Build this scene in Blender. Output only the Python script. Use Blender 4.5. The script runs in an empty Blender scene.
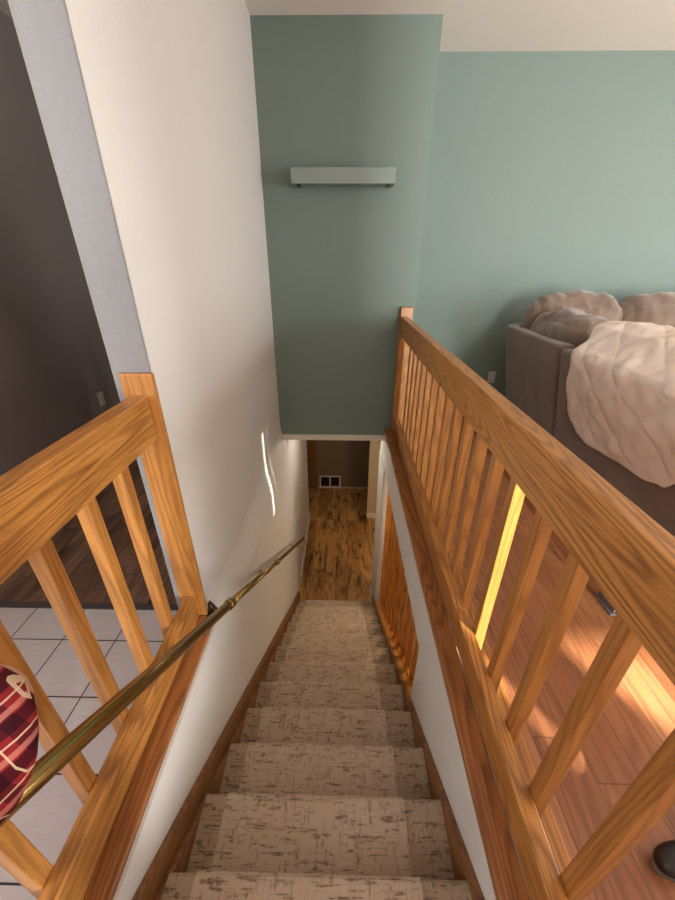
import bpy, bmesh, math, random
from mathutils import Vector, Matrix, noise
random.seed(7)
S = bpy.context.scene
COL = S.collection
R = math.radians

# ------------------------------------------------------------------ materials
def srgb(r, g, b):
    def f(c):
        c /= 255.0
        return c / 12.92 if c <= 0.04045 else ((c + 0.055) / 1.055) ** 2.4
    return (f(r), f(g), f(b), 1.0)

class NT:
    def __init__(s, name, rough=0.6, metal=0.0, spec=0.4):
        s.m = bpy.data.materials.new(name); s.m.use_nodes = True
        s.t = s.m.node_tree; s.b = s.t.nodes['Principled BSDF']
        s.b.inputs['Roughness'].default_value = rough
        s.b.inputs['Metallic'].default_value = metal
        s.b.inputs['Specular IOR Level'].default_value = spec
    def n(s, typ, **kw):
        nd = s.t.nodes.new(typ)
        for k, v in kw.items(): setattr(nd, k, v)
        return nd
    def l(s, a, b): s.t.links.new(a, b)
    def coords(s, scale=(1, 1, 1), rot=(0, 0, 0), rnd=True):
        tc = s.n('ShaderNodeTexCoord'); mp = s.n('ShaderNodeMapping')
        mp.inputs['Scale'].default_value = scale; mp.inputs['Rotation'].default_value = rot
        if rnd:
            oi = s.n('ShaderNodeObjectInfo')
            mu = s.n('ShaderNodeVectorMath', operation='SCALE'); mu.inputs[0].default_value = (7.3, 3.1, 5.7)
            s.l(oi.outputs['Random'], mu.inputs['Scale'])
            ad = s.n('ShaderNodeVectorMath', operation='ADD')
            s.l(tc.outputs['Object'], ad.inputs[0]); s.l(mu.outputs[0], ad.inputs[1])
            s.l(ad.outputs[0], mp.inputs['Vector'])
        else:
            s.l(tc.outputs['Object'], mp.inputs['Vector'])
        return mp.outputs[0]
    def noise(s, vec, scale=5, detail=2, rough=.5, dist=0):
        nd = s.n('ShaderNodeTexNoise'); s.l(vec, nd.inputs['Vector'])
        nd.inputs['Scale'].default_value = scale; nd.inputs['Detail'].default_value = detail
        nd.inputs['Roughness'].default_value = rough; nd.inputs['Distortion'].default_value = dist
        return nd.outputs['Fac']
    def ramp(s, fac, stops):
        nd = s.n('ShaderNodeValToRGB'); s.l(fac, nd.inputs[0]); e = nd.color_ramp.elements
        while len(e) < len(stops): e.new(.5)
        for el, (p, c) in zip(e, stops): el.position = p; el.color = c
        return nd.outputs[0]
    def math(s, op, a, b=None, c=None):
        nd = s.n('ShaderNodeMath', operation=op)
        for i, v in enumerate((a, b, c)):
            if v is None: continue
            if isinstance(v, (int, float)): nd.inputs[i].default_value = v
            else: s.l(v, nd.inputs[i])
        return nd.outputs[0]
    def mix(s, fac, a, b, blend='MIX'):
        nd = s.n('ShaderNodeMix', data_type='RGBA', blend_type=blend)
        for i, v in ((0, fac), (6, a), (7, b)):
            if isinstance(v, (int, float)): nd.inputs[i].default_value = v
            elif isinstance(v, tuple): nd.inputs[i].default_value = v
            else: s.l(v, nd.inputs[i])
        return nd.outputs[2]
    def base(s, c):
        if isinstance(c, tuple): s.b.inputs['Base Color'].default_value = c
        else: s.l(c, s.b.inputs['Base Color'])
    def bump(s, h, strength=.2, dist=.01):
        nd = s.n('ShaderNodeBump'); nd.inputs['Strength'].default_value = strength
        nd.inputs['Distance'].default_value = dist
        s.l(h, nd.inputs['Height']); s.l(nd.outputs[0], s.b.inputs['Normal'])

def paint(name, col, bump=.25, rough=.75, tex=90):
    t = NT(name, rough, spec=.25)
    v = t.coords(rnd=False)
    n = t.noise(v, tex, 3, .6); n2 = t.noise(v, 1.3, 2)
    dark = tuple(c * .93 for c in col[:3]) + (1,)
    t.base(t.mix(n2, dark, col)); t.bump(n, bump, .004)
    return t.m

def oak(name, axis, light, mid, dark, rough=.32, ring=26, spec=.5, ringscale=1.0):
    """stained oak, grain along axis 0/1/2 of the object"""
    t = NT(name, rough, spec=spec)
    al, ac = .75 * ringscale, 7.5 * ringscale
    sc = [ac, ac, ac]; sc[axis] = al
    v = t.coords(tuple(sc))
    n = t.noise(v, 1.0, 1.2, .4, .1)
    sc2 = [170, 170, 170]; sc2[axis] = 6
    v2 = t.coords(tuple(sc2)); p = t.noise(v2, 1.0, 3, .7)
    r = t.math('SINE', t.math('MULTIPLY_ADD', n, ring * 6.5, t.math('MULTIPLY', p, 2.2)))
    r = t.math('POWER', t.math('MULTIPLY_ADD', r, .5, .5), 2.2)
    sc3 = [28, 28, 28]; sc3[axis] = 1.1
    v3 = t.coords(tuple(sc3)); q = t.noise(v3, 1.0, 2, .5)
    c = t.mix(q, mid, light)
    c = t.mix(t.math('MULTIPLY', r, .60), c, dark)
    pf = t.math('MULTIPLY', t.math('SUBTRACT', p, .50), 4.0)
    pf = t.math('MINIMUM', t.math('MAXIMUM', pf, 0), .6)
    c = t.mix(pf, c, dark)
    t.base(c); t.bump(p, .12, .002)
    return t.m

OL, OM, OD = srgb(196, 139, 72), srgb(172, 113, 52), srgb(108, 64, 28)
oak_y = oak('honey_oak_lengthwise', 1, OL, OM, OD)
oak_z = oak('honey_oak_upright', 2, OL, OM, srgb(136, 84, 40), ring=15)
oak_cap = oak('honey_oak_cap', 1, srgb(172, 112, 60), srgb(144, 88, 44), srgb(94, 54, 27), ring=18)
oak_skirt = oak('oak_skirt', 1, srgb(150, 100, 50), srgb(120, 76, 36), srgb(84, 50, 22), rough=.45, ring=12)
oak_low = oak('orange_oak', 2, srgb(212, 146, 68), srgb(190, 120, 48), srgb(124, 70, 26), ring=12)

def planks(name, width, length, c1, c2, grain_dark, seam, knots=0.0, rough=.38, offx=0.0, contrast=.5, gap=.004):
    t = NT(name, rough, spec=.45)
    tc = t.n('ShaderNodeTexCoord'); sx = t.n('ShaderNodeSeparateXYZ'); t.l(tc.outputs['Object'], sx.inputs[0])
    X = t.math('ADD', sx.outputs[0], 20.0 - offx)
    Y = t.math('ADD', sx.outputs[1], 20.0)
    ix = t.math('FLOOR', t.math('DIVIDE', X, width))
    wn = t.n('ShaderNodeTexWhiteNoise', noise_dimensions='1D'); t.l(ix, wn.inputs['W'])
    Y2 = t.math('ADD', Y, t.math('MULTIPLY', wn.outputs['Value'], length))
    iy = t.math('FLOOR', t.math('DIVIDE', Y2, length))
    cb = t.n('ShaderNodeCombineXYZ'); t.l(ix, cb.inputs[0]); t.l(iy, cb.inputs[1])
    w2 = t.n('ShaderNodeTexWhiteNoise', noise_dimensions='2D'); t.l(cb.outputs[0], w2.inputs['Vector'])
    fx = t.math('FRACT', t.math('DIVIDE', X, width)); fy = t.math('FRACT', t.math('DIVIDE', Y2, length))
    ex = t.math('MULTIPLY', t.math('MINIMUM', fx, t.math('SUBTRACT', 1.0, fx)), width)
    ey = t.math('MULTIPLY', t.math('MINIMUM', fy, t.math('SUBTRACT', 1.0, fy)), length)
    e = t.math('MINIMUM', ex, ey)
    line = t.math('SUBTRACT', 1.0, t.math('MINIMUM', t.math('DIVIDE', e, gap), 1.0))
    # grain, offset per plank
    off = t.n('ShaderNodeVectorMath', operation='SCALE'); t.l(w2.outputs['Color'], off.inputs[0]); off.inputs['Scale'].default_value = 9
    ad = t.n('ShaderNodeVectorMath', operation='ADD'); t.l(tc.outputs['Object'], ad.inputs[0]); t.l(off.outputs[0], ad.inputs[1])
    mp = t.n('ShaderNodeMapping'); mp.inputs['Scale'].default_value = (9, .8, 9); t.l(ad.outputs[0], mp.inputs[0])
    n = t.noise(mp.outputs[0], 1.0, 2, .5, .3)
    r = t.math('MULTIPLY_ADD', t.math('SINE', t.math('MULTIPLY', n, 60)), .5, .5)
    mp2 = t.n('ShaderNodeMapping'); mp2.inputs['Scale'].default_value = (110, 5, 110); t.l(ad.outputs[0], mp2.inputs[0])
    p = t.noise(mp2.outputs[0], 1.0, 3, .65)
    c = t.mix(w2.outputs['Value'], c1, c2)
    c = t.mix(t.math('MULTIPLY', t.math('POWER', r, 2.0), contrast * .55), c, grain_dark)
    c = t.mix(t.math('MULTIPLY', t.math('MAXIMUM', t.math('SUBTRACT', p, .5), 0), 2.2 * contrast), c, grain_dark)
    if knots:
        mp3 = t.n('ShaderNodeMapping'); mp3.inputs['Scale'].default_value = (8, 2.6, 8); t.l(ad.outputs[0], mp3.inputs[0])
        k = t.noise(mp3.outputs[0], 1.0, 3, .6, .8)
        kf = t.math('MINIMUM', t.math('MULTIPLY', t.math('MAXIMUM', t.math('SUBTRACT', k, .50), 0), 5 * knots), .85)
        c = t.mix(kf, c, grain_dark)
        vo = t.n('ShaderNodeTexVoronoi'); t.l(mp3.outputs[0], vo.inputs['Vector']); vo.inputs['Scale'].default_value = .75
        kk = t.math('MAXIMUM', t.math('SUBTRACT', .17, vo.outputs['Distance']), 0)
        c = t.mix(t.math('MINIMUM', t.math('MULTIPLY', kk, 9), .9), c, tuple(x * .35 for x in grain_dark[:3]) + (1,))
    c = t.mix(t.math('MULTIPLY', line, .85), c, seam)
    t.base(c); t.bump(t.math('SUBTRACT', p, t.math('MULTIPLY', line, 2)), .12, .003)
    return t.m

floor_living = planks('living_room_planks', .142, 2.3, srgb(172, 116, 76), srgb(138, 86, 54), srgb(94, 54, 34), srgb(52, 26, 14), offx=.615, contrast=.75, gap=.0022)
floor_rustic = planks('rustic_planks', .17, 1.2, srgb(216, 164, 98), srgb(168, 118, 66), srgb(74, 44, 22), srgb(40, 24, 12), knots=1.0, offx=.06, contrast=.7, gap=.003, rough=.45)
floor_hall = planks('brown_planks', .17, 1.2, srgb(136, 104, 82), srgb(108, 80, 62), srgb(56, 38, 30), srgb(30, 22, 18), knots=.8, offx=-.03, contrast=.7, gap=.004, rough=.5)

def tile_mat():
    t = NT('pale_stone_tile', .35, spec=.45)
    tc = t.n('ShaderNodeTexCoord'); sx = t.n('ShaderNodeSeparateXYZ'); t.l(tc.outputs['Object'], sx.inputs[0])
    W = .224
    fx = t.math('FRACT', t.math('DIVIDE', t.math('ADD', sx.outputs[0], 20.0 * W + .94), W))
    fy = t.math('FRACT', t.math('DIVIDE', t.math('ADD', sx.outputs[1], 20.0 * W - .915), W))
    e = t.math('MINIMUM', t.math('MINIMUM', fx, t.math('SUBTRACT', 1.0, fx)), t.math('MINIMUM', fy, t.math('SUBTRACT', 1.0, fy)))
    line = t.math('LESS_THAN', e, .011)
    v = t.coords((14, 90, 14), rnd=False); n = t.noise(v, 1, 3, .6); n2 = t.noise(t.coords((4, 4, 4), rnd=False), 1, 3)
    c = t.mix(n, srgb(176, 167, 164), srgb(204, 197, 194)); c = t.mix(t.math('MULTIPLY', n2, .5), c, srgb(168, 160, 160))
    t.base(t.mix(line, c, srgb(48, 44, 46))); t.bump(t.math('SUBTRACT', n, line), .1, .003)
    return t.m
tiles = tile_mat()

def carpet(name, base, light, dark):
    t = NT(name, .95, spec=.1)
    def strokes(along, cross, thr, seed):
        sc = (along, cross, cross) if True else None
        v = t.coords(sc, rnd=False)
        return v
    # strokes along x (horizontal) and strokes across (down the tread)
    def vec(sc, loc):
        tc = t.n('ShaderNodeTexCoord'); mp = t.n('ShaderNodeMapping')
        mp.inputs['Scale'].default_value = sc; mp.inputs['Location'].default_value = loc
        t.l(tc.outputs['Object'], mp.inputs[0]); return mp.outputs[0]
    a = t.noise(vec((13, 95, 95), (0, 0, 0)), 1, 2.5, .6, .35)
    b = t.noise(vec((90, 13, 13), (5, 2, 1)), 1, 2.5, .6, .35)
    br = t.noise(vec((60, 60, 60), (2, 2, 8)), 1, 2, .6)
    fa = t.math('MINIMUM', t.math('MULTIPLY', t.math('MAXIMUM', t.math('SUBTRACT', a, .525), 0), 9), 1)
    fb = t.math('MINIMUM', t.math('MULTIPLY', t.math('MAXIMUM', t.math('SUBTRACT', b, .545), 0), 8), 1)
    f = t.math('MAXIMUM', fa, t.math('MULTIPLY', fb, .8))
    f = t.math('MULTIPLY', f, t.math('MINIMUM', t.math('MULTIPLY', t.math('MAXIMUM', t.math('SUBTRACT', br, .36), 0), 5), 1))
    fz = t.noise(vec((420, 420, 420), (0, 0, 0)), 1, 2, .6)
    big = t.noise(vec((12, 12, 12), (3, 3, 3)), 1, 2)
    c = t.mix(big, base, light); c = t.mix(t.math('MULTIPLY', f, .75), c, dark)
    c = t.mix(t.math('MULTIPLY', fz, .35), c, dark)
    t.base(c); t.bump(t.math('SUBTRACT', fz, f), .6, .004)
    return t.m
carpet_edge = carpet('stair_carpet', srgb(172, 150, 126), srgb(192, 170, 146), srgb(84, 64, 48))
carpet_run = carpet('stair_runner_carpet', srgb(196, 174, 150), srgb(214, 194, 172), srgb(100, 76, 58))

white = paint('white_wall_paint', srgb(212, 208, 202))
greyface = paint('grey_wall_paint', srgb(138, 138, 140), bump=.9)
sage = paint('sage_wall_paint', srgb(120, 136, 130))
taupe = paint('taupe_wall_paint', srgb(150, 139, 135))
browntaupe = paint('brown_taupe_paint', srgb(128, 108, 88))
beige = paint('beige_wall_paint', srgb(196, 176, 146))
ceil_m = paint('ceiling_paint', srgb(240, 234, 226), bump=.6, tex=60)
trimw = paint('white_trim_paint', srgb(222, 216, 204), bump=.05, rough=.4)
shelf_m = paint('shelf_paint', srgb(142, 157, 150), bump=.05, rough=.5)

def simple(name, col, rough=.5, metal=0, spec=.4, var=.12, sc=30, bump=.1):
    t = NT(name, rough, metal, spec); n = t.noise(t.coords(), sc, 3, .6)
    t.base(t.mix(n, tuple(c * (1 - var) for c in col[:3]) + (1,), col)); t.bump(n, bump, .002)
    return t.m
brass = simple('aged_brass', srgb(176, 148, 88), .24, 1.0, var=.25, sc=14, bump=.03)
darkmetal = simple('dark_bronze', srgb(64, 48, 36), .4, .8)
greymetal = simple('grey_metal', srgb(120, 116, 118), .4, .3)
plastic = simple('white_plastic', srgb(214, 208, 196), .35)
darkhole = simple('dark_slot', srgb(30, 26, 24), .6)
shoe_m = simple('black_leather', srgb(34, 32, 34), .35, spec=.6)
sole_m = simple('grey_rubber', srgb(120, 116, 110), .7)
skin_m = simple('skin', srgb(205, 158, 130), .5)
hair_m = simple('brown_hair', srgb(66, 44, 30), .6, var=.4, sc=80)
denim = simple('blue_denim', srgb(56, 66, 90), .85, var=.25, sc=120)
darkstrip = simple('dark_transition', srgb(72, 66, 66), .45)
lampglow = NT('lamp_diffuser', .4); lampglow.base(srgb(250, 244, 230))
lampglow.b.inputs['Emission Color'].default_value = (1, .93, .8, 1); lampglow.b.inputs['Emission Strength'].default_value = 4
lampglow = lampglow.m

def suede():
    t = NT('brown_suede', .9, spec=.15)
    n = t.noise(t.coords((5, 5, 5)), 1, 4, .6, .4); n2 = t.noise(t.coords((160, 160, 160)), 1, 2)
    c = t.mix(n, srgb(88, 74, 64), srgb(138, 120, 104)); c = t.mix(t.math('MULTIPLY', n2, .3), c, srgb(84, 62, 52))
    t.base(c); t.bump(t.math('ADD', n2, t.math('MULTIPLY', n, 2)), .25, .01)
    t.b.inputs['Sheen Weight'].default_value = .4
    return t.m
suede_m = suede()
def blanket_mat():
    t = NT('cream_quilt', .85, spec=.15)
    n = t.noise(t.coords((3.5, 3.5, 3.5)), 1, 3, .5, .4)
    c = t.mix(n, srgb(236, 228, 222), srgb(224, 202, 184))
    t.base(c); t.bump(t.noise(t.coords((34, 34, 34)), 1, 3, .6, 1.2), .25, .01)
    return t.m
blanket_m = blanket_mat()
binding_m = simple('cream_binding', srgb(236, 226, 212), .7)

def plaid():
    t = NT('red_plaid', .9, spec=.1)
    tc = t.n('ShaderNodeTexCoord'); sx = t.n('ShaderNodeSeparateXYZ')
    mp = t.n('ShaderNodeMapping'); mp.inputs['Rotation'].default_value = (R(20), R(28), R(15)); t.l(tc.outputs['Object'], mp.inputs[0])
    t.l(mp.outputs[0], sx.inputs[0])
    def bands(o, per, lo, hi, sh=0.0):
        f = t.math('FRACT', t.math('ADD', t.math('DIVIDE', o, per), 50 + sh))
        return t.math('MULTIPLY', t.math('GREATER_THAN', f, lo), t.math('LESS_THAN', f, hi))
    z = sx.outputs[2]; x = t.math('ADD', sx.outputs[0], sx.outputs[1])
    c = t.mix(t.math('MULTIPLY', bands(z, .052, .0, .38), .75), srgb(140, 40, 44), srgb(36, 16, 26))
    c = t.mix(t.math('MULTIPLY', bands(x, .052, .0, .38), .6), c, srgb(36, 16, 26))
    c = t.mix(t.math('MULTIPLY', bands(z, .052, .44, .60), .55), c, srgb(214, 140, 128))
    c = t.mix(t.math('MULTIPLY', bands(z, .052, .78, .83), .8), c, srgb(226, 200, 170))
    c = t.mix(t.math('MULTIPLY', bands(x, .052, .62, .67), .8), c, srgb(226, 200, 170))
    t.base(c); t.bump(t.noise(t.coords((300, 300, 300)), 1, 2), .3, .002)
    return t.m
plaid_m = plaid()

# ------------------------------------------------------------------ mesh helpers
def link(name, bm, mat, parent=None, smooth=False, bevel=0.0, kind=None, seg=2):
    """bm is in world coordinates; the object origin goes to the base centre of the mesh"""
    bmesh.ops.remove_doubles(bm, verts=bm.verts, dist=1e-6)
    bmesh.ops.recalc_face_normals(bm, faces=bm.faces)
    xs = [v.co.x for v in bm.verts]; ys = [v.co.y for v in bm.verts]; zs = [v.co.z for v in bm.verts]
    o0 = Vector(((min(xs) + max(xs)) / 2, (min(ys) + max(ys)) / 2, min(zs)))
    for v in bm.verts: v.co -= o0
    me = bpy.data.meshes.new(name); bm.to_mesh(me); bm.free()
    me.materials.append(mat)
    if smooth:
        for p in me.polygons: p.use_smooth = True
    o = bpy.data.objects.new(name, me); COL.objects.link(o)
    off = Vector((0, 0, 0))
    q = parent
    while q is not None: off += q.location; q = q.parent
    if parent is not None: o.parent = parent
    o.location = o0 - off
    if bevel:
        b = o.modifiers.new('bevel', 'BEVEL'); b.width = bevel; b.segments = seg; b.limit_method = 'ANGLE'; b.angle_limit = R(40)
    if kind: o['kind'] = kind
    return o
def root(name, loc, label, cat, group=None):
    o = bpy.data.objects.new(name, None); COL.objects.link(o); o.location = loc; o.empty_display_size = .1
    tag(o, label, cat, group); return o
def tag(o, label, cat, group=None):
    o['label'] = label; o['category'] = cat
    if group: o['group'] = group
    return o
def box(x0, x1, y0, y1, z0, z1, bm=None):
    bm = bm or bmesh.new()
    m = Matrix.Translation(((x0 + x1) / 2, (y0 + y1) / 2, (z0 + z1) / 2)) @ Matrix.Diagonal((abs(x1 - x0), abs(y1 - y0), abs(z1 - z0), 1))
    bmesh.ops.create_cube(bm, size=1, matrix=m); return bm
def prism(poly, axis, a, b, bm=None):
    """poly 2D in the two other axes (order x,y,z without axis), extruded a..b"""
    bm = bm or bmesh.new()
    def mk(p, t):
        c = list(p); c.insert(axis, t); return c
    va = [bm.verts.new(mk(p, a)) for p in poly]; vb = [bm.verts.new(mk(p, b)) for p in poly]
    n = len(poly)
    bm.faces.new(va); bm.faces.new(vb[::-1])
    for i in range(n): bm.faces.new((va[i], vb[i], vb[(i + 1) % n], va[(i + 1) % n]))
    return bm
def tube(pts, rad, seg=20, bm=None, caps=True):
    bm = bm or bmesh.new(); pts = [Vector(p) for p in pts]
    rads = rad if isinstance(rad, (list, tuple)) else [rad] * len(pts)
    rings = []; up = Vector((.13, .21, 1)).normalized()
    for i, p in enumerate(pts):
        d = (pts[min(i + 1, len(pts) - 1)] - pts[max(i - 1, 0)]).normalized()
        a = d.cross(up).normalized(); b = d.cross(a)
        rings.append([bm.verts.new(p + (a * math.cos(t) + b * math.sin(t)) * rads[i]) for t in [2 * math.pi * k / seg for k in range(seg)]])
    for A, B in zip(rings, rings[1:]):
        for k in range(seg): bm.faces.new((A[k], A[(k + 1) % seg], B[(k + 1) % seg], B[k]))
    if caps: bm.faces.new(rings[0][::-1]); bm.faces.new(rings[-1])
    return bm
def struct(name, bm, mat, parent=None, **kw):
    return link(name, bm, mat, parent, kind='structure', **kw)

# ------------------------------------------------------------------ dimensions
H = 1.40
XL, XR = -.548, .405             # stairwell walls below the caps
XUL = -.60                      # upper left wall
YC = 3.20                       # green chase wall
ZC = 2.765                      # ceiling
YF = 3.64                       # far living wall
ZF = -.01                       # upper floor
ZB = -2.44                      # lower floor
XE, YB, XW = 5.2, -3.6, -2.1    # room limits
SL = .7365                      # stair slope

# ------------------------------------------------------------------ setting: upper level
struct('floor', box(.5, XE, YB, YF, ZF - .2, ZF), floor_living)
struct('floor', box(XW, -.60, -1.0, 1.135, ZF - .2, ZF), tiles)
struct('floor', box(XW, -.72, 1.165, 6.0, ZF - .2, ZF), floor_hall)
struct('trim_1', box(XW, -.72, 1.135, 1.165, ZF - .1, ZF + .006), darkstrip)
struct('floor', box(XW, -.60, YB, -1.0, ZF - .2, ZF), floor_living)
struct('floor', box(-.60, .5, YB, .14, ZF - .2, ZF), floor_living)
struct('ceiling', box(XW - .1, XE + .1, YB - .1, 6.1, ZC, ZC + .1), ceil_m)
struct('wall_far', box(.585, XE, YF, YF + .1, ZF - .2, ZC), sage)
struct('wall_column', box(-.72, .585, YC, YF + .1, -.065, ZC), sage)
# upper left wall: white stair side, its end grey
bm = prism([(-.715, .0), (XUL, .0), (XUL, ZC), (-.715, ZC)], 1, 1.117, YC)
struct('wall_left', bm, white)
struct('wall_left_end', box(-.718, XUL - .002, 1.107, 1.117, ZF, ZC), greyface)
struct('wall_left_back', box(-.722, -.715, 1.110, 6.0, ZF - .2, ZC), taupe)
struct('wall_northwest', box(XW, -.72, 6.0, 6.1, ZF - .2, ZC), taupe)

# stairwell lower left wall with chamfer up to the upper wall
prof = [(XL, ZB - .1)]
for k in range(13):
    t_ = k / 12; prof.append((XL + (XUL + .0005 - XL) * (t_ * t_ * (3 - 2 * t_)), -.24 + .26 * t_))
prof += [(XUL - .11, .02), (XUL - .11, ZB - .1)]
struct('wall_stair_left', prism(prof, 1, 1.10, 3.28), white)
struct('wall_stair_left', prism([(XL, ZB - .1), (XL, -.005), (XUL - .12, -.005), (XUL - .12, ZB - .1)], 1, -.3, 1.10), white)
struct('wall_hall_left', box(XL - .12, XL, 3.28, 4.95, ZB - .1, -.07), white)
# right stairwell wall with the rectangular opening onto the lower room
OY0, OY1, OZ1 = 1.22, 3.02, -.36
def zs(y): return -.225 - SL * (y - .395)          # nose line
struct('wall_stair_right', box(XR, .50, -.3, YC + .3, OZ1, ZF), white)
bm = prism([(-.3, OZ1), (-.3, ZB - .1), (OY0, ZB - .1), (OY0, OZ1)], 0, XR, .50)
struct('wall_stair_right', bm, white)
def knee(y): return zs(y) + .008
bm = prism([(OY0, knee(OY0) - .03), (OY0, ZB - .1), (OY1, ZB - .1), (OY1, knee(OY1) - .03)], 0, XR, .50)
struct('wall_knee', bm, white)
struct('wall_post', box(XR - .01, .52, OY1, 3.46, ZB - .1, OZ1), white)
# door header below the chase wall
struct('trim_2', box(-.60, .50, YC - .022, YC + .12, -.115, -.062), trimw, bevel=.003)
struct('ceiling', box(-.9, 2.2, YC + .12, 6.1, -.115, -.02), ceil_m)
struct('ceiling', box(.5, 2.2, .8, YC + .12, -.33, -.21), ceil_m)
# lower level
struct('floor', box(-.9, 2.2, .9, 6.1, ZB - .1, ZB), floor_rustic)
struct('wall_hall_end', box(-.9, 2.2, 5.92, 6.02, ZB, -.1), browntaupe)
struct('wall_hall_west', box(-.9, -.8, 3.3, 6.0, ZB, -.1), browntaupe)
struct('wall_hall_stub', box(.42, .62, 5.02, 5.12, ZB, -.1), beige)
struct('wall_hall_east', box(.52, .62, 5.12, 5.92, ZB, -.1), browntaupe)
struct('wall_lower_east', box(2.2, 2.3, .8, 6.0, ZB, -.1), beige)
struct('wall_lower_back', box(.5, 2.2, .8, .9, ZB, -.2), beige)
struct('trim_3', box(-.62, -.48, 5.89, 5.925, ZB, -.1), oak_skirt, bevel=.004)       # stained door casing
struct('trim_4', box(-.47, .50, 5.905, 5.921, ZB, ZB + .03), beige)
struct('baseboard_hall', box(XL, XL + .014, 3.55, 4.95, ZB, ZB + .14), trimw, bevel=.004)
struct('baseboard_stub', box(.42, .62, 5.006, 5.02, ZB, ZB + .09), trimw, bevel=.003)
struct('trim_5', box(XR - .024, XR - .01, 3.06, 3.46, ZB, ZB + .09), trimw, bevel=.003)

# back and east walls with windows and added sun slots (behind the photographer)
def wall_with_hole(name, axis, pos, a0, a1, holes, mat):
    """wall in plane axis=pos, running a0..a1, z ZF-.2..ZC, holes: (b0,b1,z0,z1)"""
    bm = bmesh.new(); cur = a0
    def bx(u0, u1, z0, z1):
        if axis == 1: box(u0, u1, pos - .1, pos, z0, z1, bm)
        else: box(pos, pos + .1, u0, u1, z0, z1, bm)
    for (b0, b1, z0, z1) in sorted(holes):
        bx(cur, b0, ZF - .2, ZC); bx(b0, b1, ZF - .2, z0); bx(b0, b1, z1, ZC); cur = b1
    bx(cur, a1, ZF - .2, ZC)
    return struct(name, bm, mat)
WB = (1.80, 2.15, .45, 2.55)
WB2, WB3 = (3.752, 3.856, 1.30, 2.70), (4.19, 4.75, 1.64, 1.80)  # added slots, sized to aim sun at one baluster and a floor patch
WB4 = (-1.9, -.8, .9, 2.2)
WE1, WE2 = (-3.0, -1.3, .35, 2.35), (.2, 2.6, .75, 2.25)
wall_with_hole('wall_back', 1, YB, XW, XE, [WB, WB2, WB3], white)
wall_with_hole('wall_west', 0, XW - .1, YB, 6.0, [(-1.55, -.25, .9, 2.1)], taupe)
wall_with_hole('wall_east', 0, XE, YB - .1, YF + .1, [WE1, WE2], white)
def window(name, axis, pos, b0, b1, z0, z1, mull):
    bm = bmesh.new(); w = .05
    def bx(u0, u1, za, zb):
        if axis == 1: box(u0, u1, pos - .06, pos - .02, za, zb, bm)
        else: box(pos + .02, pos + .06, u0, u1, za, zb, bm)
    bx(b0, b0 + w, z0, z1); bx(b1 - w, b1, z0, z1); bx(b0, b1, z0, z0 + w); bx(b0, b1, z1 - w, z1)
    for m in mull: bx(m - w / 2, m + w / 2, z0, z1)
    return struct(name, bm, trimw)
window('window_1', 1, YB, *WB, [])
WW = (-1.55, -.25, .9, 2.1)
window('added_window', 0, XW - .1, *WW, [-.9])  # added window, put in to brighten the tiled side
struct('wall_shade_partition', box(.62, 1.35, -1.06, -1.0, ZF, ZC), white)  # added unseen stub, shapes the window light on the left wall
window('window_2', 0, XE, *WE1, [])
window('window_3', 0, XE, *WE2, [1.4])

struct('wall_sun_blocker', box(2.2, 3.3, -4.6, -4.5, -.2, 3.1), white)      # added unseen outdoors, only blocks direct sun at the narrow back window

# ------------------------------------------------------------------ stairs
SN = 12
RUN, RISE = .249, .249 * SL
noses = [(.395 + RUN * i, -.225 - RISE * i) for i in range(-1, SN)]
noses[0] = (noses[0][0], ZF)
noses[-1] = (noses[-1][0], -2.255)
def step_profile(y, z, y_back, z_bot, grow=0.0):
    r = .024
    pts = [(y_back, z + grow)]
    for k in range(7):                                # rounded nosing
        a = math.pi / 2 - k * math.pi / 6 * 1.0
        if a < -math.pi / 2: break
        pts.append((y - r + (r + grow) * math.cos(a), z - r + (r + grow) * math.sin(a)))
    pts.append((y - .022 + grow, z - 2 * r - .002)); pts.append((y - .022 + grow, z_bot))
    return pts
st = root('staircase', (-.06, .15, ZF), 'straight flight of stairs in patterned beige carpet, going down to the wood floored hall', 'staircase')
X0, X1 = -.507, .385
for i, (y, z) in enumerate(noses):
    zb = (noses[i + 1][1] if i + 1 < len(noses) else ZB) - .0
    yb = noses[i - 1][0] - .022 if i else y - .30
    pts = step_profile(y, z, yb, zb - .02 if i + 1 < len(noses) else ZB)
    pts.append((yb, pts[-1][1]))
    struct_o = link('carpeted_step', prism(pts, 0, X0, X1), carpet_edge, st, smooth=False)
# strip runner lying on the steps (one continuous piece)
g = .005
line = [(noses[0][0] - .28, noses[0][1])]
outer = []
for i, (y, z) in enumerate(noses):
    zb = noses[i + 1][1] if i + 1 < len(noses) else ZB
    pts = step_profile(y, z, y, zb, 0)[1:]
    if i: line.append((noses[i - 1][0] - .022, z))
    line += pts[:-1] + [(y - .022, zb)]
def offset_line(ln, d):
    out = []
    for i, p in enumerate(ln):
        a = Vector(ln[max(i - 1, 0)]); b = Vector(ln[min(i + 1, len(ln) - 1)])
        P = Vector(p)
        d1 = (P - a).normalized() if (P - a).length > 1e-6 else (b - P).normalized()
        d2 = (b - P).normalized() if (b - P).length > 1e-6 else d1
        n1 = Vector((-d1.y, d1.x)); n2 = Vector((-d2.y, d2.x))
        n = (n1 + n2)
        n = n.normalized() if n.length > 1e-6 else n1
        k = 1 / max(.6, n.dot(n1))
        out.append(tuple(P + n * d * k))
    return out
top = offset_line(line, g); bot = offset_line(line, .0008)
bm = bmesh.new()
rows = []
for xx in (-.425, .245):
    rows.append(([bm.verts.new((xx, *p)) for p in top], [bm.verts.new((xx, *p)) for p in bot]))
(a_t, a_b), (b_t, b_b) = rows
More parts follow.
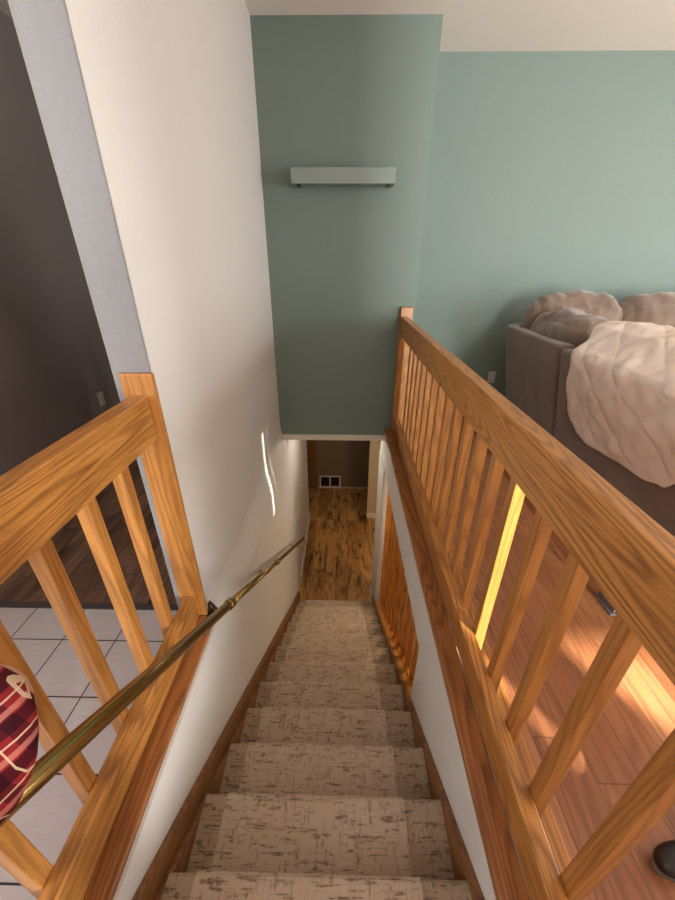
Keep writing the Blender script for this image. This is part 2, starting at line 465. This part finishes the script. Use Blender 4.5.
for i in range(len(top) - 1):
    bm.faces.new((a_t[i], a_t[i + 1], b_t[i + 1], b_t[i])); bm.faces.new((a_b[i], b_b[i], b_b[i + 1], a_b[i + 1]))
    bm.faces.new((a_t[i], a_b[i], a_b[i + 1], a_t[i + 1])); bm.faces.new((b_t[i], b_t[i + 1], b_b[i + 1], b_b[i]))
bm.faces.new((a_t[0], b_t[0], b_b[0], a_b[0])); bm.faces.new((a_t[-1], a_b[-1], b_b[-1], b_t[-1]))
tag(link('stair_runner', bm, carpet_run), 'lighter beige carpet runner laid down the middle of the staircase', 'carpet runner')

def skirt(name, xa, xb, y0, y1, up, dn, mat):
    bm = prism([(y0, zs(y0) + up), (y0, zs(y0) - dn), (y1, zs(y1) - dn), (y1, zs(y1) + up)], 0, xa, xb)
    return struct(name, bm, mat, bevel=.003)
skirt('baseboard_left', XL, XL + .02, -.0, 3.33, .06, .32, oak_skirt)
skirt('trim_6', XL + .02, X0, -.0, 3.30, -.035, .32, oak_skirt)
skirt('baseboard_right', X1, XR, -.0, 3.28, .03, .32, oak_skirt)

# ------------------------------------------------------------------ railings
def copy_obj(o, parent):
    c = o.copy(); COL.objects.link(c); c.parent = parent; return c
# right railing
rr = root('stair_railing', (.51, 1.6, .02), 'long honey oak railing on the right of the stairs, in front of the sofa', 'railing')
link('cap_board', box(.392, .4695, -.45, 3.195, -.004, .02), oak_cap, rr, bevel=.003)
link('bottom_rail', box(.470, .516, -.45, 3.125, .02, .140), oak_y, rr, bevel=.004)
link('top_rail', box(.466, .516, -.45, 3.125, .876, 1.027), oak_y, rr, bevel=.004)
link('base_strip', box(.516, .612, -.45, 3.2, ZF, .004), oak_y, rr, bevel=.002)
link('newel_post', box(.458, .556, 3.125, 3.195, .02, 1.095), oak_z, rr, bevel=.004)
b0 = None
for k in range(-4, 17):
    yb = .316 + .1625 * k
    if b0 is None:
        b0 = link('baluster', box(.5165, .554, yb - .037, yb, .004, .99), oak_z, rr, bevel=.0025); ref = yb
    else:
        c = copy_obj(b0, rr); c.location.y = b0.location.y + (yb - ref)
# left railing
lr = root('stair_railing', (-.67, .4, .02), 'short honey oak railing on the left beside the tiled floor', 'railing')
link('cap_board', box(-.6215, -.557, -.45, 1.088, -.004, .02), oak_cap, lr, bevel=.003)
link('cap_board', box(-.5985, -.556, 1.088, 1.135, -.004, .018), oak_cap, lr, bevel=.003)
link('bottom_rail', box(-.669, -.622, -.45, 1.088, .0, .140), oak_y, lr, bevel=.004)
link('top_rail', box(-.669, -.616, -.45, 1.088, .880, 1.031), oak_y, lr, bevel=.004)
link('newel_post', box(-.692, -.588, 1.088, 1.106, .021, 1.10), oak_z, lr, bevel=.004)
b1 = None
for k in range(-4, 5):
    yb = .308 + .168 * k
    if b1 is None:
        b1 = link('baluster', box(-.7085, -.6695, yb - .037, yb, ZF, .99), oak_z, lr, bevel=.0025); ref = yb
    else:
        c = copy_obj(b1, lr); c.location.y = b1.location.y + (yb - ref)
# lower railing in the wall opening
lo = root('stair_railing', (.45, 2.1, -1.4), 'lower orange oak railing inside the opening of the right stairwell wall', 'railing')
bm = prism([(OY0 + .002, knee(OY0) - .03), (OY0 + .002, knee(OY0)), (OY1 - .002, knee(OY1)), (OY1 - .002, knee(OY1) - .03)], 0, XR - .018, .505)
link('cap_board', bm, oak(  'orange_oak_sloped', 1, srgb(216, 152, 74), srgb(196, 126, 52), srgb(124, 70, 26)), lo, bevel=.003)
bm = prism([(OY0 + .05, OZ1), (OY1 - .002, OZ1), (OY1 - .002, OZ1 - .02), (OY0 + .05, OZ1 - .02)], 0, .43, .49)
link('top_rail', bm, oak_y, lo)
n_low = 12
for k in range(n_low):
    yy = OY0 + .05 + (OY1 - OY0 - .10) * k / (n_low - 1)
    z0 = knee(yy - .016)
    bm = prism([(yy - .018, knee(yy - .018)), (yy + .018, knee(yy + .018)), (yy + .018, OZ1 - .02), (yy - .018, OZ1 - .02)], 0, .442, .478)
    link('baluster', bm, oak_low, lo, bevel=.002)
    yf = yy - .045
    if k:
        bm = prism([(yy - .018 - .11, knee(yy - .018 - .11)), (yy - .018, knee(yy - .018)), (yy - .018, knee(yy - .018) + .012), (yy - .018 - .11, knee(yy - .018 - .11) + .012)], 0, .444, .476)
        link('fillet', bm, oak_low, lo)

# ------------------------------------------------------------------ brass handrail
def hz(y): return .695 - .7095 * (y - .258)
hr = root('handrail', (-.47, 1.8, -1.0), 'round brass handrail sloping down the white left wall', 'handrail')
def hp(y, r=0): return (-.47, y, hz(y))
link('rail_tube', tube([hp(-.25), hp(.5), hp(1.07)], .0185, 24), brass, hr, smooth=True)
link('rail_tube', tube([hp(1.07), hp(1.9), hp(3.45)], .0160, 24), brass, hr, smooth=True)
for y in (1.07, 1.98):
    link('coupling', tube([hp(y - .02), hp(y - .016), hp(y + .016), hp(y + .02)], [.0195, .0225, .0225, .0195], 24), brass, hr, smooth=True)
link('end_cap', tube([hp(3.45), hp(3.458), hp(3.464)], [.018, .018, .008], 24), brass, hr, smooth=True)
for y in (.98, 1.80, 3.05):
    wx = XL
    z = hz(y)
    if y < 1:   # first bracket stands on the cap end beside the wall corner
        br = link('bracket', tube([(-.578, y + .12, .018 + .0), (-.578, y + .12, .08), (-.56, y + .10, .115), (-.50, y + .04, z - .05), (-.475, y, z - .016)], .006, 10), darkmetal, hr, smooth=True)
        link('wall_plate', tube([(-.578, y + .12, .0182), (-.578, y + .12, .026)], .018, 18), darkmetal, br)
    else:
        br = link('bracket', tube([(wx + .006, y, z - .055), (wx + .03, y, z - .06), (wx + .055, y, z - .05), (-.47, y, z - .014)], .006, 10), darkmetal, hr, smooth=True)
        link('wall_plate', tube([(wx + .0005, y, z - .055), (wx + .008, y, z - .055)], .024, 18), brass, br)

# ------------------------------------------------------------------ shelf, outlets, vent, lamp
sh = root('floating_shelf', (-.02, YC - .05, 1.92), 'pale green floating shelf mounted on the green wall above the stairwell', 'shelf')
link('shelf_board', box(-.378, .342, YC - .12, YC - .002, 1.90, 1.992), shelf_m, sh, bevel=.003)
for x in (-.33, .30): link('support_pin', box(x - .012, x + .012, YC - .10, YC - .03, 1.889, 1.90), darkmetal, sh)

def outlet(loc, face, label, cat='outlet', w=.07, h=.115, sw=False):
    x, y, z = loc
    r = root('wall_outlet' if not sw else 'light_switch', loc, label, cat)
    def bx(u0, u1, d0, d1, z0, z1):
        if face == 'y': return box(x + u0, x + u1, y - d1, y - d0, z + z0, z + z1)
        if face == 'x': return box(x + d0, x + d1, y + u0, y + u1, z + z0, z + z1)
    link('cover_plate', bx(-w / 2, w / 2, .0005, .007, 0, h), plastic, r, bevel=.002)
    if sw: link('toggle', bx(-.005, .005, .007, .018, h / 2 - .012, h / 2 + .012), plastic, r)
    else:
        for zz in (.028, .072):
            s_ = link('socket', bx(-.016, .016, .007, .009, zz - .013, zz + .013), plastic, r, bevel=.001)
            for u in (-.007, .007): link('slot', bx(u - .0015, u + .0015, .009, .0095, zz - .006, zz + .006), darkhole, s_)
outlet((1.495, YF, .335), 'y', 'small white wall outlet on the green wall between railing and sofa')
outlet((XW, 2.98, .30), 'x', 'wall outlet low on the dark taupe wall behind the left railing')
outlet((XL, 3.67, -1.53), 'x', 'small white switch plate low on the left hall wall past the handrail', 'switch', sw=True)

vt = root('vent_grille', (-.235, 5.92, ZB + .02), 'white two-panel vent grille on the brown wall at the end of the hall', 'vent')
bm = bmesh.new()
x0, x1, z0, z1 = -.435, -.03, ZB + .025, ZB + .29
for b in ((x0, x1, z0, z0 + .03), (x0, x1, z1 - .03, z1), (x0, x0 + .03, z0, z1), (x1 - .03, x1, z0, z1), ((x0 + x1) / 2 - .014, (x0 + x1) / 2 + .014, z0, z1)):
    box(b[0], b[1], 5.893, 5.9045, b[2], b[3], bm)
link('frame', bm, trimw, vt)
link('backing', box(x0 + .01, x1 - .01, 5.912, 5.9195, z0 + .01, z1 - .01), darkhole, vt)
bm = bmesh.new()
for k in range(9):
    zz = z0 + .04 + k * .023; box(x0 + .02, x1 - .02, 5.899, 5.906, zz, zz + .006, bm)
link('louvre', bm, darkmetal, vt)

lp = root('ceiling_light', (-.06, 3.62, -.13), 'round ceiling light of the lower hall, just behind the header', 'light')
link('base', tube([(-.06, 3.62, -.116), (-.06, 3.62, -.135)], .10, 32), trimw, lp)
link('diffuser', tube([(-.06, 3.62, -.135), (-.06, 3.62, -.150), (-.06, 3.62, -.160)], [.09, .085, .05], 32), lampglow, lp, smooth=True)

# ------------------------------------------------------------------ sofa
def rbox(name, x0, x1, y0, y1, z0, z1, mat, parent, r=.03, puff=0.0, wr=0.0, sub=2, seed=0, tilt=0.0):
    """soft cushion box"""
    bm = bmesh.new(); N = 34 if wr else 12
    cx, cy, cz = (x0 + x1) / 2, (y0 + y1) / 2, (z0 + z1) / 2
    hx, hy, hz_ = (x1 - x0) / 2, (y1 - y0) / 2, (z1 - z0) / 2
    bmesh.ops.create_cube(bm, size=2)
    bmesh.ops.subdivide_edges(bm, edges=bm.edges[:], cuts=N, use_grid_fill=True)
    for v in bm.verts:
        c = v.co.copy(); h = Vector((hx, hy, hz_)); p = Vector((c.x * hx, c.y * hy, c.z * hz_))
        q = Vector([max(-hh + r, min(hh - r, pp)) for hh, pp in zip(h, p)])
        d = p - q
        if d.length > 1e-9: p = q + d.normalized() * r
        if puff:
            u = [max(0, 1 - a * a) for a in c]
            p.x += puff * (1 if c.x > 0 else -1) * u[1] * u[2] * (abs(c.x) ** 2)
            p.y += puff * (1 if c.y > 0 else -1) * u[0] * u[2] * (abs(c.y) ** 2)
            p.z += puff * (1 if c.z > 0 else -1) * u[0] * u[1] * (abs(c.z) ** 2)
        if wr:
            n_ = noise.noise(Vector((p.x * 6 + seed, p.y * 6, p.z * 6))) + .35 * noise.noise(Vector((p.x * 15, p.y * 15 + seed, p.z * 15)))
            along = p.x if hx > hy else p.y          # gathers running up from the piping on the top edge
            wq = noise.noise(Vector((along * 24 + seed * 3, p.z * 5, 2.2)))
            n_ += .55 * (abs(wq) ** .6 - .5) * max(0, min(1, (c.z + .1) / .7))
            p += c.normalized() * wr * n_
        v.co = p + Vector((cx, cy, cz))
        if tilt: v.co.x += max(0, .94 - v.co.z) * tilt
    return link(name, bm, mat, parent, smooth=True)
SX = 1.38            # outer back face of the run along the railing
so = root('sofa', (2.2, 2.4, ZF), 'large brown suede corner sofa behind the right railing, back towards the stairs', 'sofa')
# outer back shell (rounded far corner), lower end section
bm = bmesh.new()
def shell(y0, y1, z0, z1, t=.12, corner=False):
    pl = []
    if corner:
        rc = .20
        pl = [(SX, y0)]
        for k in range(9):
            a = math.pi - k * math.pi / 16
            pl.append((SX + rc + rc * math.cos(a), y1 - rc + rc * math.sin(a)))
        pl.append((4.4, y1)); pl.append((4.4, y1 - t))
        for k in range(9):
            a = math.pi / 2 + k * math.pi / 16
            pl.append((SX + rc + (rc - t) * math.cos(a), y1 - rc + (rc - t) * math.sin(a)))
        pl.append((SX + t, y0))
    else:
        pl = [(SX, y0), (SX, y1), (SX + t, y1), (SX + t, y0)]
    return prism(pl, 2, z0, z1)
def lean(bm, k=.20, z0=.94):
    for v in bm.verts: v.co.x += (z0 - v.co.z) * k
    return bm
link('back_panel', lean(shell(2.405, 3.42, .05, .945, corner=True)), suede_m, so, bevel=.03, seg=4)
link('back_panel', lean(shell(1.02, 2.398, .05, .93)), suede_m, so, bevel=.03, seg=4)
link('base_frame', box(SX + .24, 2.35, 1.05, 3.30, .06, .30), suede_m, so, bevel=.02)
link('base_frame', box(2.36, 4.4, 2.62, 3.30, .06, .30), suede_m, so, bevel=.02)
rbox('seat_cushion', 1.72, 2.40, 1.08, 1.74, .30, .47, suede_m, so, .06, .03)
rbox('seat_cushion', 1.72, 2.40, 1.76, 2.58, .30, .47, suede_m, so, .06, .03, seed=3)
rbox('seat_cushion', 1.72, 2.56, 2.60, 3.02, .30, .47, suede_m, so, .06, .03, seed=5)
rbox('seat_cushion', 2.58, 3.48, 2.52, 3.02, .30, .47, suede_m, so, .06, .03, seed=6)
# back cushions along the railing run
rbox('back_cushion', 1.475, 1.80, 2.43, 3.13, .42, 1.08, suede_m, so, .13, .04, .030, seed=1, tilt=.22)
rbox('back_cushion', 1.49, 1.82, 1.78, 2.41, .40, 1.03, suede_m, so, .12, .03, .022, seed=9, tilt=.22)
rbox('back_cushion', 1.49, 1.82, 1.08, 1.76, .40, 1.02, suede_m, so, .12, .03, .020, seed=12, tilt=.22)
# back cushions along the far wall
rbox('back_cushion', 1.50, 2.20, 3.02, 3.30, .42, 1.17, suede_m, so, .12, .04, .030, seed=2)
rbox('back_cushion', 2.22, 3.08, 3.02, 3.30, .42, 1.17, suede_m, so, .12, .04, .030, seed=4)
rbox('back_cushion', 3.11, 3.98, 3.02, 3.30, .42, 1.17, suede_m, so, .12, .04, .030, seed=8)
link('end_arm', box(SX + .10, 2.36, .90, 1.06, .05, .62), suede_m, so, bevel=.04, seg=4)
link('foot', box(1.60, 1.68, 1.10, 1.18, ZF, .05), darkmetal, so); link('foot', box(1.60, 1.68, 2.9, 2.98, ZF, .05), darkmetal, so)
link('foot', box(2.2, 2.28, 1.00, 1.08, ZF, .06), darkmetal, so); link('foot', box(4.25, 4.33, 3.20, 3.28, ZF, .06), darkmetal, so)

# quilted blanket draped over the back
bl = root('quilted_blanket', (1.45, 1.75, .5), 'cream quilted blanket with a scalloped edge draped over the brown sofa back', 'blanket')
NU, NV = 150, 150
def drape(s):
    """s = arc length measured up the outer face from z=0.40 and on over the cushions"""
    x_out, ztop = SX - .012, .93
    h = ztop - .40
    if s < h: return (x_out + (h - s) * .20, .40 + s)
    s -= h
    path = [(x_out, ztop), (SX + .02, .955), (SX + .07, .99), (SX + .12, 1.055), (SX + .20, 1.085), (SX + .30, 1.085), (SX + .38, 1.05), (SX + .435, .96), (SX + .455, .82), (SX + .46, .62)]
    for a, b in zip(path, path[1:]):
        d = math.dist(a, b)
        if s <= d: f = s / d; return (a[0] + (b[0] - a[0]) * f, a[1] + (b[1] - a[1]) * f)
        s -= d
    return path[-1]
def scallop(u, v):      # u along y (m), v along s (m); inside test for scalloped outline
    return True
bm = bmesh.new(); grid = {}
Y0b, Y1b, S0, S1 = 1.0, 2.20, .0, 1.18
def lerp_tab(tab, x):
    if x <= tab[0][0]: return tab[0][1]
    for (a, u), (b, v) in zip(tab, tab[1:]):
        if x <= b:
            t_ = (x - a) / (b - a); t_ = t_ * t_ * (3 - 2 * t_); return u + (v - u) * t_
    return tab[-1][1]
def edge_lo(y): return lerp_tab([(1.0, .30), (1.12, .34), (1.22, .28), (1.32, .19), (1.44, .115), (1.58, .085), (1.72, .085), (1.88, .07), (2.05, .055), (2.14, .08), (2.2, .13)], y)
def edge_hi_y(s): return lerp_tab([(.0, 2.06), (.08, 2.13), (.20, 2.20), (.34, 2.24), (.48, 2.21), (.60, 2.22), (.75, 2.30), (.9, 2.25), (1.1, 2.0)], s)
for i in range(NU + 1):
    for j in range(NV + 1):
        y = Y0b + (Y1b - Y0b) * i / NU; t_ = j / NV
        lo_ = edge_lo(y)
        s = lo_ + (S1 - lo_) * t_
        yy = Y0b + (edge_hi_y(s) - Y0b) * i / NU
        x, z = drape(s)
        # quilting: diamond channels
        bend = .05 * noise.noise(Vector((yy * 2.5, s * 2.5, 9))); q1 = math.sin((yy * 1.1 + s + bend) * math.pi / .235); q2 = math.sin((yy * .8 - s + bend) * math.pi / .235)
        puff = .008 * (1 - math.exp(-abs(q1) * 5)) * (1 - math.exp(-abs(q2) * 5))
        w = .014 * noise.noise(Vector((yy * 5, s * 5, 1.7))) + .013 * noise.noise(Vector((yy * 11 + s * 6, s * 13 - yy * 7, 4.7)))
        h = .53
        if s < h: nx, nz = -1, 0
        elif s < h + .35: nx, nz = -.25, .97
        else: nx, nz = .9, .3
        off = .008 + (puff + max(w, -.006)) * min(1, i / 6, (NU - i) / 7 + .12, j / 7 + .12) + (.012 if s > h else 0)
        grid[i, j] = bm.verts.new((x + nx * off, yy, z + nz * off))
for i in range(NU):
    for j in range(NV): bm.faces.new((grid[i, j], grid[i + 1, j], grid[i + 1, j + 1], grid[i, j + 1]))
hem = [grid[i, 0].co.copy() for i in range(NU + 1)] + [grid[NU, j].co.copy() for j in range(1, NV + 1)]
q = link('quilt_cloth', bm, blanket_m, bl, smooth=True)
sm = q.modifiers.new('thickness', 'SOLIDIFY'); sm.thickness = .006; sm.offset = 1
link('binding', tube([p + Vector((-.001, 0, 0)) for p in hem], .0055, 8), binding_m, bl, smooth=True)

# small folded metal foot of a table showing below the rail
tb = root('metal_bracket', (1.24, 1.2, ZF), 'grey metal recliner bracket with pale foot on the plank floor below the right rail', 'bracket')
link('upright', box(1.225, 1.235, 1.15, 1.26, ZF + .012, .16), greymetal, tb, bevel=.002)
link('foot', box(1.212, 1.242, 1.145, 1.265, ZF, ZF + .012), greymetal, tb, bevel=.002)

# shoe
def shoe():
    r = root('shoe', (.93, .37, ZF), 'black leather shoe on the plank floor beyond the nearest right baluster', 'shoe')
    bm = bmesh.new(); secs = []
    N = 16
    prof = [(0, .018, .030, .03), (.015, .030, .046, .05), (.05, .040, .055, .055), (.10, .043, .065, .065), (.15, .036, .085, .085), (.20, .033, .10, .10), (.25, .034, .095, .095), (.275, .026, .08, .08)]
    for (s, w, h, _) in prof:
        ring = []
        for k in range(N):
            a = 2 * math.pi * k / N; cx = math.cos(a) * w; cz = math.sin(a)
            z = .015 + (cz + 1) / 2 * h * (1 if cz > -.5 else .9)
            ring.append(bm.verts.new((.825 + s, .37 + cx, ZF + z)))
        secs.append(ring)
    for A, B in zip(secs, secs[1:]):
        for k in range(N): bm.faces.new((A[k], A[(k + 1) % N], B[(k + 1) % N], B[k]))
    bm.faces.new(secs[0][::-1]); bm.faces.new(secs[-1])
    u = link('upper', bm, shoe_m, r, smooth=True)
    ss = u.modifiers.new('s', 'SUBSURF'); ss.levels = 1; ss.render_levels = 2
    pl = []
    for k in range(24):
        a = 2 * math.pi * k / 24; c = math.cos(a); s_ = math.sin(a)
        pl.append((.825 + .14 + .142 * c, .37 + (.042 if c < .2 else .034) * s_))
    link('sole', prism(pl, 2, ZF, ZF + .018), sole_m, r, bevel=.004)
shoe()

# ------------------------------------------------------------------ person holding the camera (only the plaid sleeve is in view)
def skin_mesh(name, verts, edges, radii, mat, parent, rootv=0, lv=2):
    me = bpy.data.meshes.new(name); o0 = parent.location
    me.from_pydata([tuple(Vector(v) - o0) for v in verts], edges, []); me.materials.append(mat)
    o = bpy.data.objects.new(name, me); COL.objects.link(o); o.parent = parent
    m = o.modifiers.new('skin', 'SKIN'); m.use_smooth_shade = True
    for i, r in enumerate(radii):
        sv = me.skin_vertices[0].data[i]; sv.radius = r if isinstance(r, tuple) else (r, r); sv.use_root = (i == rootv)
    s = o.modifiers.new('sub', 'SUBSURF'); s.levels = lv; s.render_levels = lv
    return o
pe = root('person', (-.24, -.34, ZF), 'person in a red plaid shirt, only a sleeve over the brass handrail visible', 'person')
V = {}
px_, py_ = -.24, -.34
B = [('pelvis', (px_, py_ - .02, .92), (.15, .11)), ('waist', (px_, py_ - .02, 1.05), (.14, .10)), ('chest', (px_, py_ - .01, 1.28), (.17, .11)),
     ('neck0', (px_, py_, 1.43), .06), ('neck1', (px_, py_ + .02, 1.50), .052), ('head0', (px_, py_ + .04, 1.58), (.075, .09)), ('head1', (px_, py_ + .04, 1.69), (.07, .085)),
     ('shl', (px_ - .17, py_, 1.37), .06), ('ual', (-.52, .0, 1.12), .050), ('fl0', (-.475, .285, .885), .054), ('ell', (-.458, .215, .785), .055), ('wrl', (-.475, .15, .80), .026), ('hal', (-.478, .10, .83), .026),
     ('shr', (px_ + .18, py_, 1.37), .06), ('elr', (.10, -.30, 1.12), .045), ('wrr', (.07, -.12, 1.28), .03), ('har', (.05, -.09, 1.33), .028),
     ('hil', (px_ - .10, py_ - .02, .85), .09), ('knl', (px_ - .11, py_, .48), .06), ('anl', (px_ - .11, py_ - .03, .09), .042), ('tol', (px_ - .12, py_ + .14, .035), .035),
     ('hir', (px_ + .10, py_ - .02, .85), .09), ('knr', (px_ + .11, py_, .48), .06), ('anr', (px_ + .11, py_ - .03, .09), .042), ('tor', (px_ + .12, py_ + .14, .035), .035)]
idx = {n: i for i, (n, _, _) in enumerate(B)}
def E(*names): return [(idx[a], idx[b]) for a, b in zip(names, names[1:])]
ed = E('pelvis', 'waist', 'chest', 'neck0', 'neck1', 'head0', 'head1') + E('chest', 'shl', 'ual', 'fl0', 'ell', 'wrl', 'hal') + E('chest', 'shr', 'elr', 'wrr', 'har') + E('pelvis', 'hil', 'knl', 'anl', 'tol') + E('pelvis', 'hir', 'knr', 'anr', 'tor')
skin_mesh('body', [b[1] for b in B], ed, [b[2] for b in B], skin_m, pe)
def sub(names, chains, grow):
    ii = {n: i for i, n in enumerate(names)}; es = []
    for c in chains: es += [(ii[a], ii[b]) for a, b in zip(c, c[1:])]
    rr_ = []
    for n in names:
        r = B[idx[n]][2]; rr_.append(tuple(x + grow for x in r) if isinstance(r, tuple) else r + grow)
    return [B[idx[n]][1] for n in names], es, rr_
v_, e_, r_ = sub(['pelvis', 'waist', 'chest', 'shl', 'ual', 'fl0', 'ell', 'wrl', 'shr', 'elr', 'wrr'],
                 [('pelvis', 'waist', 'chest', 'shl', 'ual', 'fl0', 'ell', 'wrl'), ('chest', 'shr', 'elr', 'wrr')], .014)
skin_mesh('shirt', v_, e_, r_, plaid_m, pe)
for k, (dy, L_) in enumerate(((-.045, .9), (-.02, 1.0), (.005, 1.05), (.03, .95))):   # fingers closed over the rail
    yy = .075 + dy + .03; zz = hz(yy); c_ = Vector((-.47, yy, zz))
    skin_mesh('finger', [c_ + Vector((-.012, 0, .034)), c_ + Vector((.022, 0, .030)), c_ + Vector((.032, 0, .002)), c_ + Vector((.020, 0, -.024 * L_))], [(0, 1), (1, 2), (2, 3)], [.0095, .009, .0085, .0075], skin_m, pe)
c_ = Vector((-.47, .14, hz(.14)))
skin_mesh('thumb', [c_ + Vector((-.015, -.02, .034)), c_ + Vector((-.034, .0, .012)), c_ + Vector((-.028, .01, -.016))], [(0, 1), (1, 2)], [.011, .0105, .009], skin_m, pe)
v_, e_, r_ = sub(['pelvis', 'hil', 'knl', 'anl', 'hir', 'knr', 'anr'], [('pelvis', 'hil', 'knl', 'anl'), ('pelvis', 'hir', 'knr', 'anr')], .012)
skin_mesh('trousers', v_, e_, r_, denim, pe)
skin_mesh('hair', [(px_, py_ - .01, 1.58), (px_, py_, 1.68), (px_, py_ + .04, 1.745)], [(0, 1), (1, 2)], [(.085, .07), (.088, .08), (.06, .06)], hair_m, pe)

# ------------------------------------------------------------------ light
w = bpy.data.worlds.new('World'); S.world = w; w.use_nodes = True
nt = w.node_tree; bg = nt.nodes['Background']
sky = nt.nodes.new('ShaderNodeTexSky'); sky.sky_type = 'HOSEK_WILKIE'; sky.turbidity = 3; sky.sun_direction = (.6, -.6, .5)
nt.links.new(sky.outputs[0], bg.inputs[0]); bg.inputs[1].default_value = .6
def area(name, loc, rot, sx, sy, power, col):
    l = bpy.data.lights.new(name, 'AREA'); l.shape = 'RECTANGLE'; l.size = sx; l.size_y = sy; l.energy = power; l.color = col
    o = bpy.data.objects.new(name, l); COL.objects.link(o); o.location = loc; o.rotation_euler = rot; return o
C1 = (.95, .97, 1)
area('daylight_area_lamp', (1.975, YB + .03, 1.5), (R(90), 0, 0), .33, 2.0, 255, (1, 1, .94))
area('daylight_area_lamp', (XW + .03, -.9, 1.5), (R(90), 0, R(-90)), 1.3, 1.2, 46, (1.0, .98, 1))  # added lamp at the west opening, brightens the tiled side
area('daylight_area_lamp', (XE - .03, -2.15, 1.35), (R(90), 0, R(90)), 1.6, 1.9, 50, C1)
area('daylight_area_lamp', (XE - .03, 1.4, 1.5), (R(90), 0, R(90)), 2.3, 1.4, 95, C1)
l = bpy.data.lights.new('hall_lamp', 'POINT'); l.energy = 6.5; l.shadow_soft_size = .06; l.color = (1, .93, .8)
o = bpy.data.objects.new('hall_lamp', l); COL.objects.link(o); o.location = (-.06, 3.66, -.24)
l = bpy.data.lights.new('lower_room_lamp', 'POINT'); l.energy = 28; l.shadow_soft_size = .15; l.color = (1, .8, .55)
o = bpy.data.objects.new('lower_room_lamp', l); COL.objects.link(o); o.location = (1.3, 2.6, -.6)
SUN = Vector((.50, -.70, .27)).normalized()
l = bpy.data.lights.new('sun', 'SUN'); l.energy = 36; l.angle = R(.8); l.color = (1, .93, .80)
o = bpy.data.objects.new('sun', l); COL.objects.link(o); o.rotation_euler = SUN.to_track_quat('Z', 'Y').to_euler()

# ------------------------------------------------------------------ camera (solved from the photograph's vanishing points)
cam = bpy.data.cameras.new('camera'); co = bpy.data.objects.new('camera', cam); COL.objects.link(co); S.camera = co
f, pit, yaw, rol = 364.077, .471047, -.0159823, .00345776
F = Vector((math.sin(yaw) * math.cos(pit), math.cos(yaw) * math.cos(pit), -math.sin(pit)))
r0 = Vector((math.cos(yaw), -math.sin(yaw), 0)); u0 = r0.cross(F)
rt = r0 * math.cos(rol) + u0 * math.sin(rol); up = rt.cross(F)
M = Matrix((rt, up, -F)).transposed().to_4x4(); M.translation = Vector((0, 0, H)); co.matrix_world = M
cam.sensor_fit = 'VERTICAL'; cam.sensor_height = 36; cam.lens = f * 36 / 900; cam.clip_start = .02
S.view_settings.view_transform = 'Standard'; S.view_settings.look = 'None'; S.view_settings.exposure = .32; S.view_settings.gamma = 1
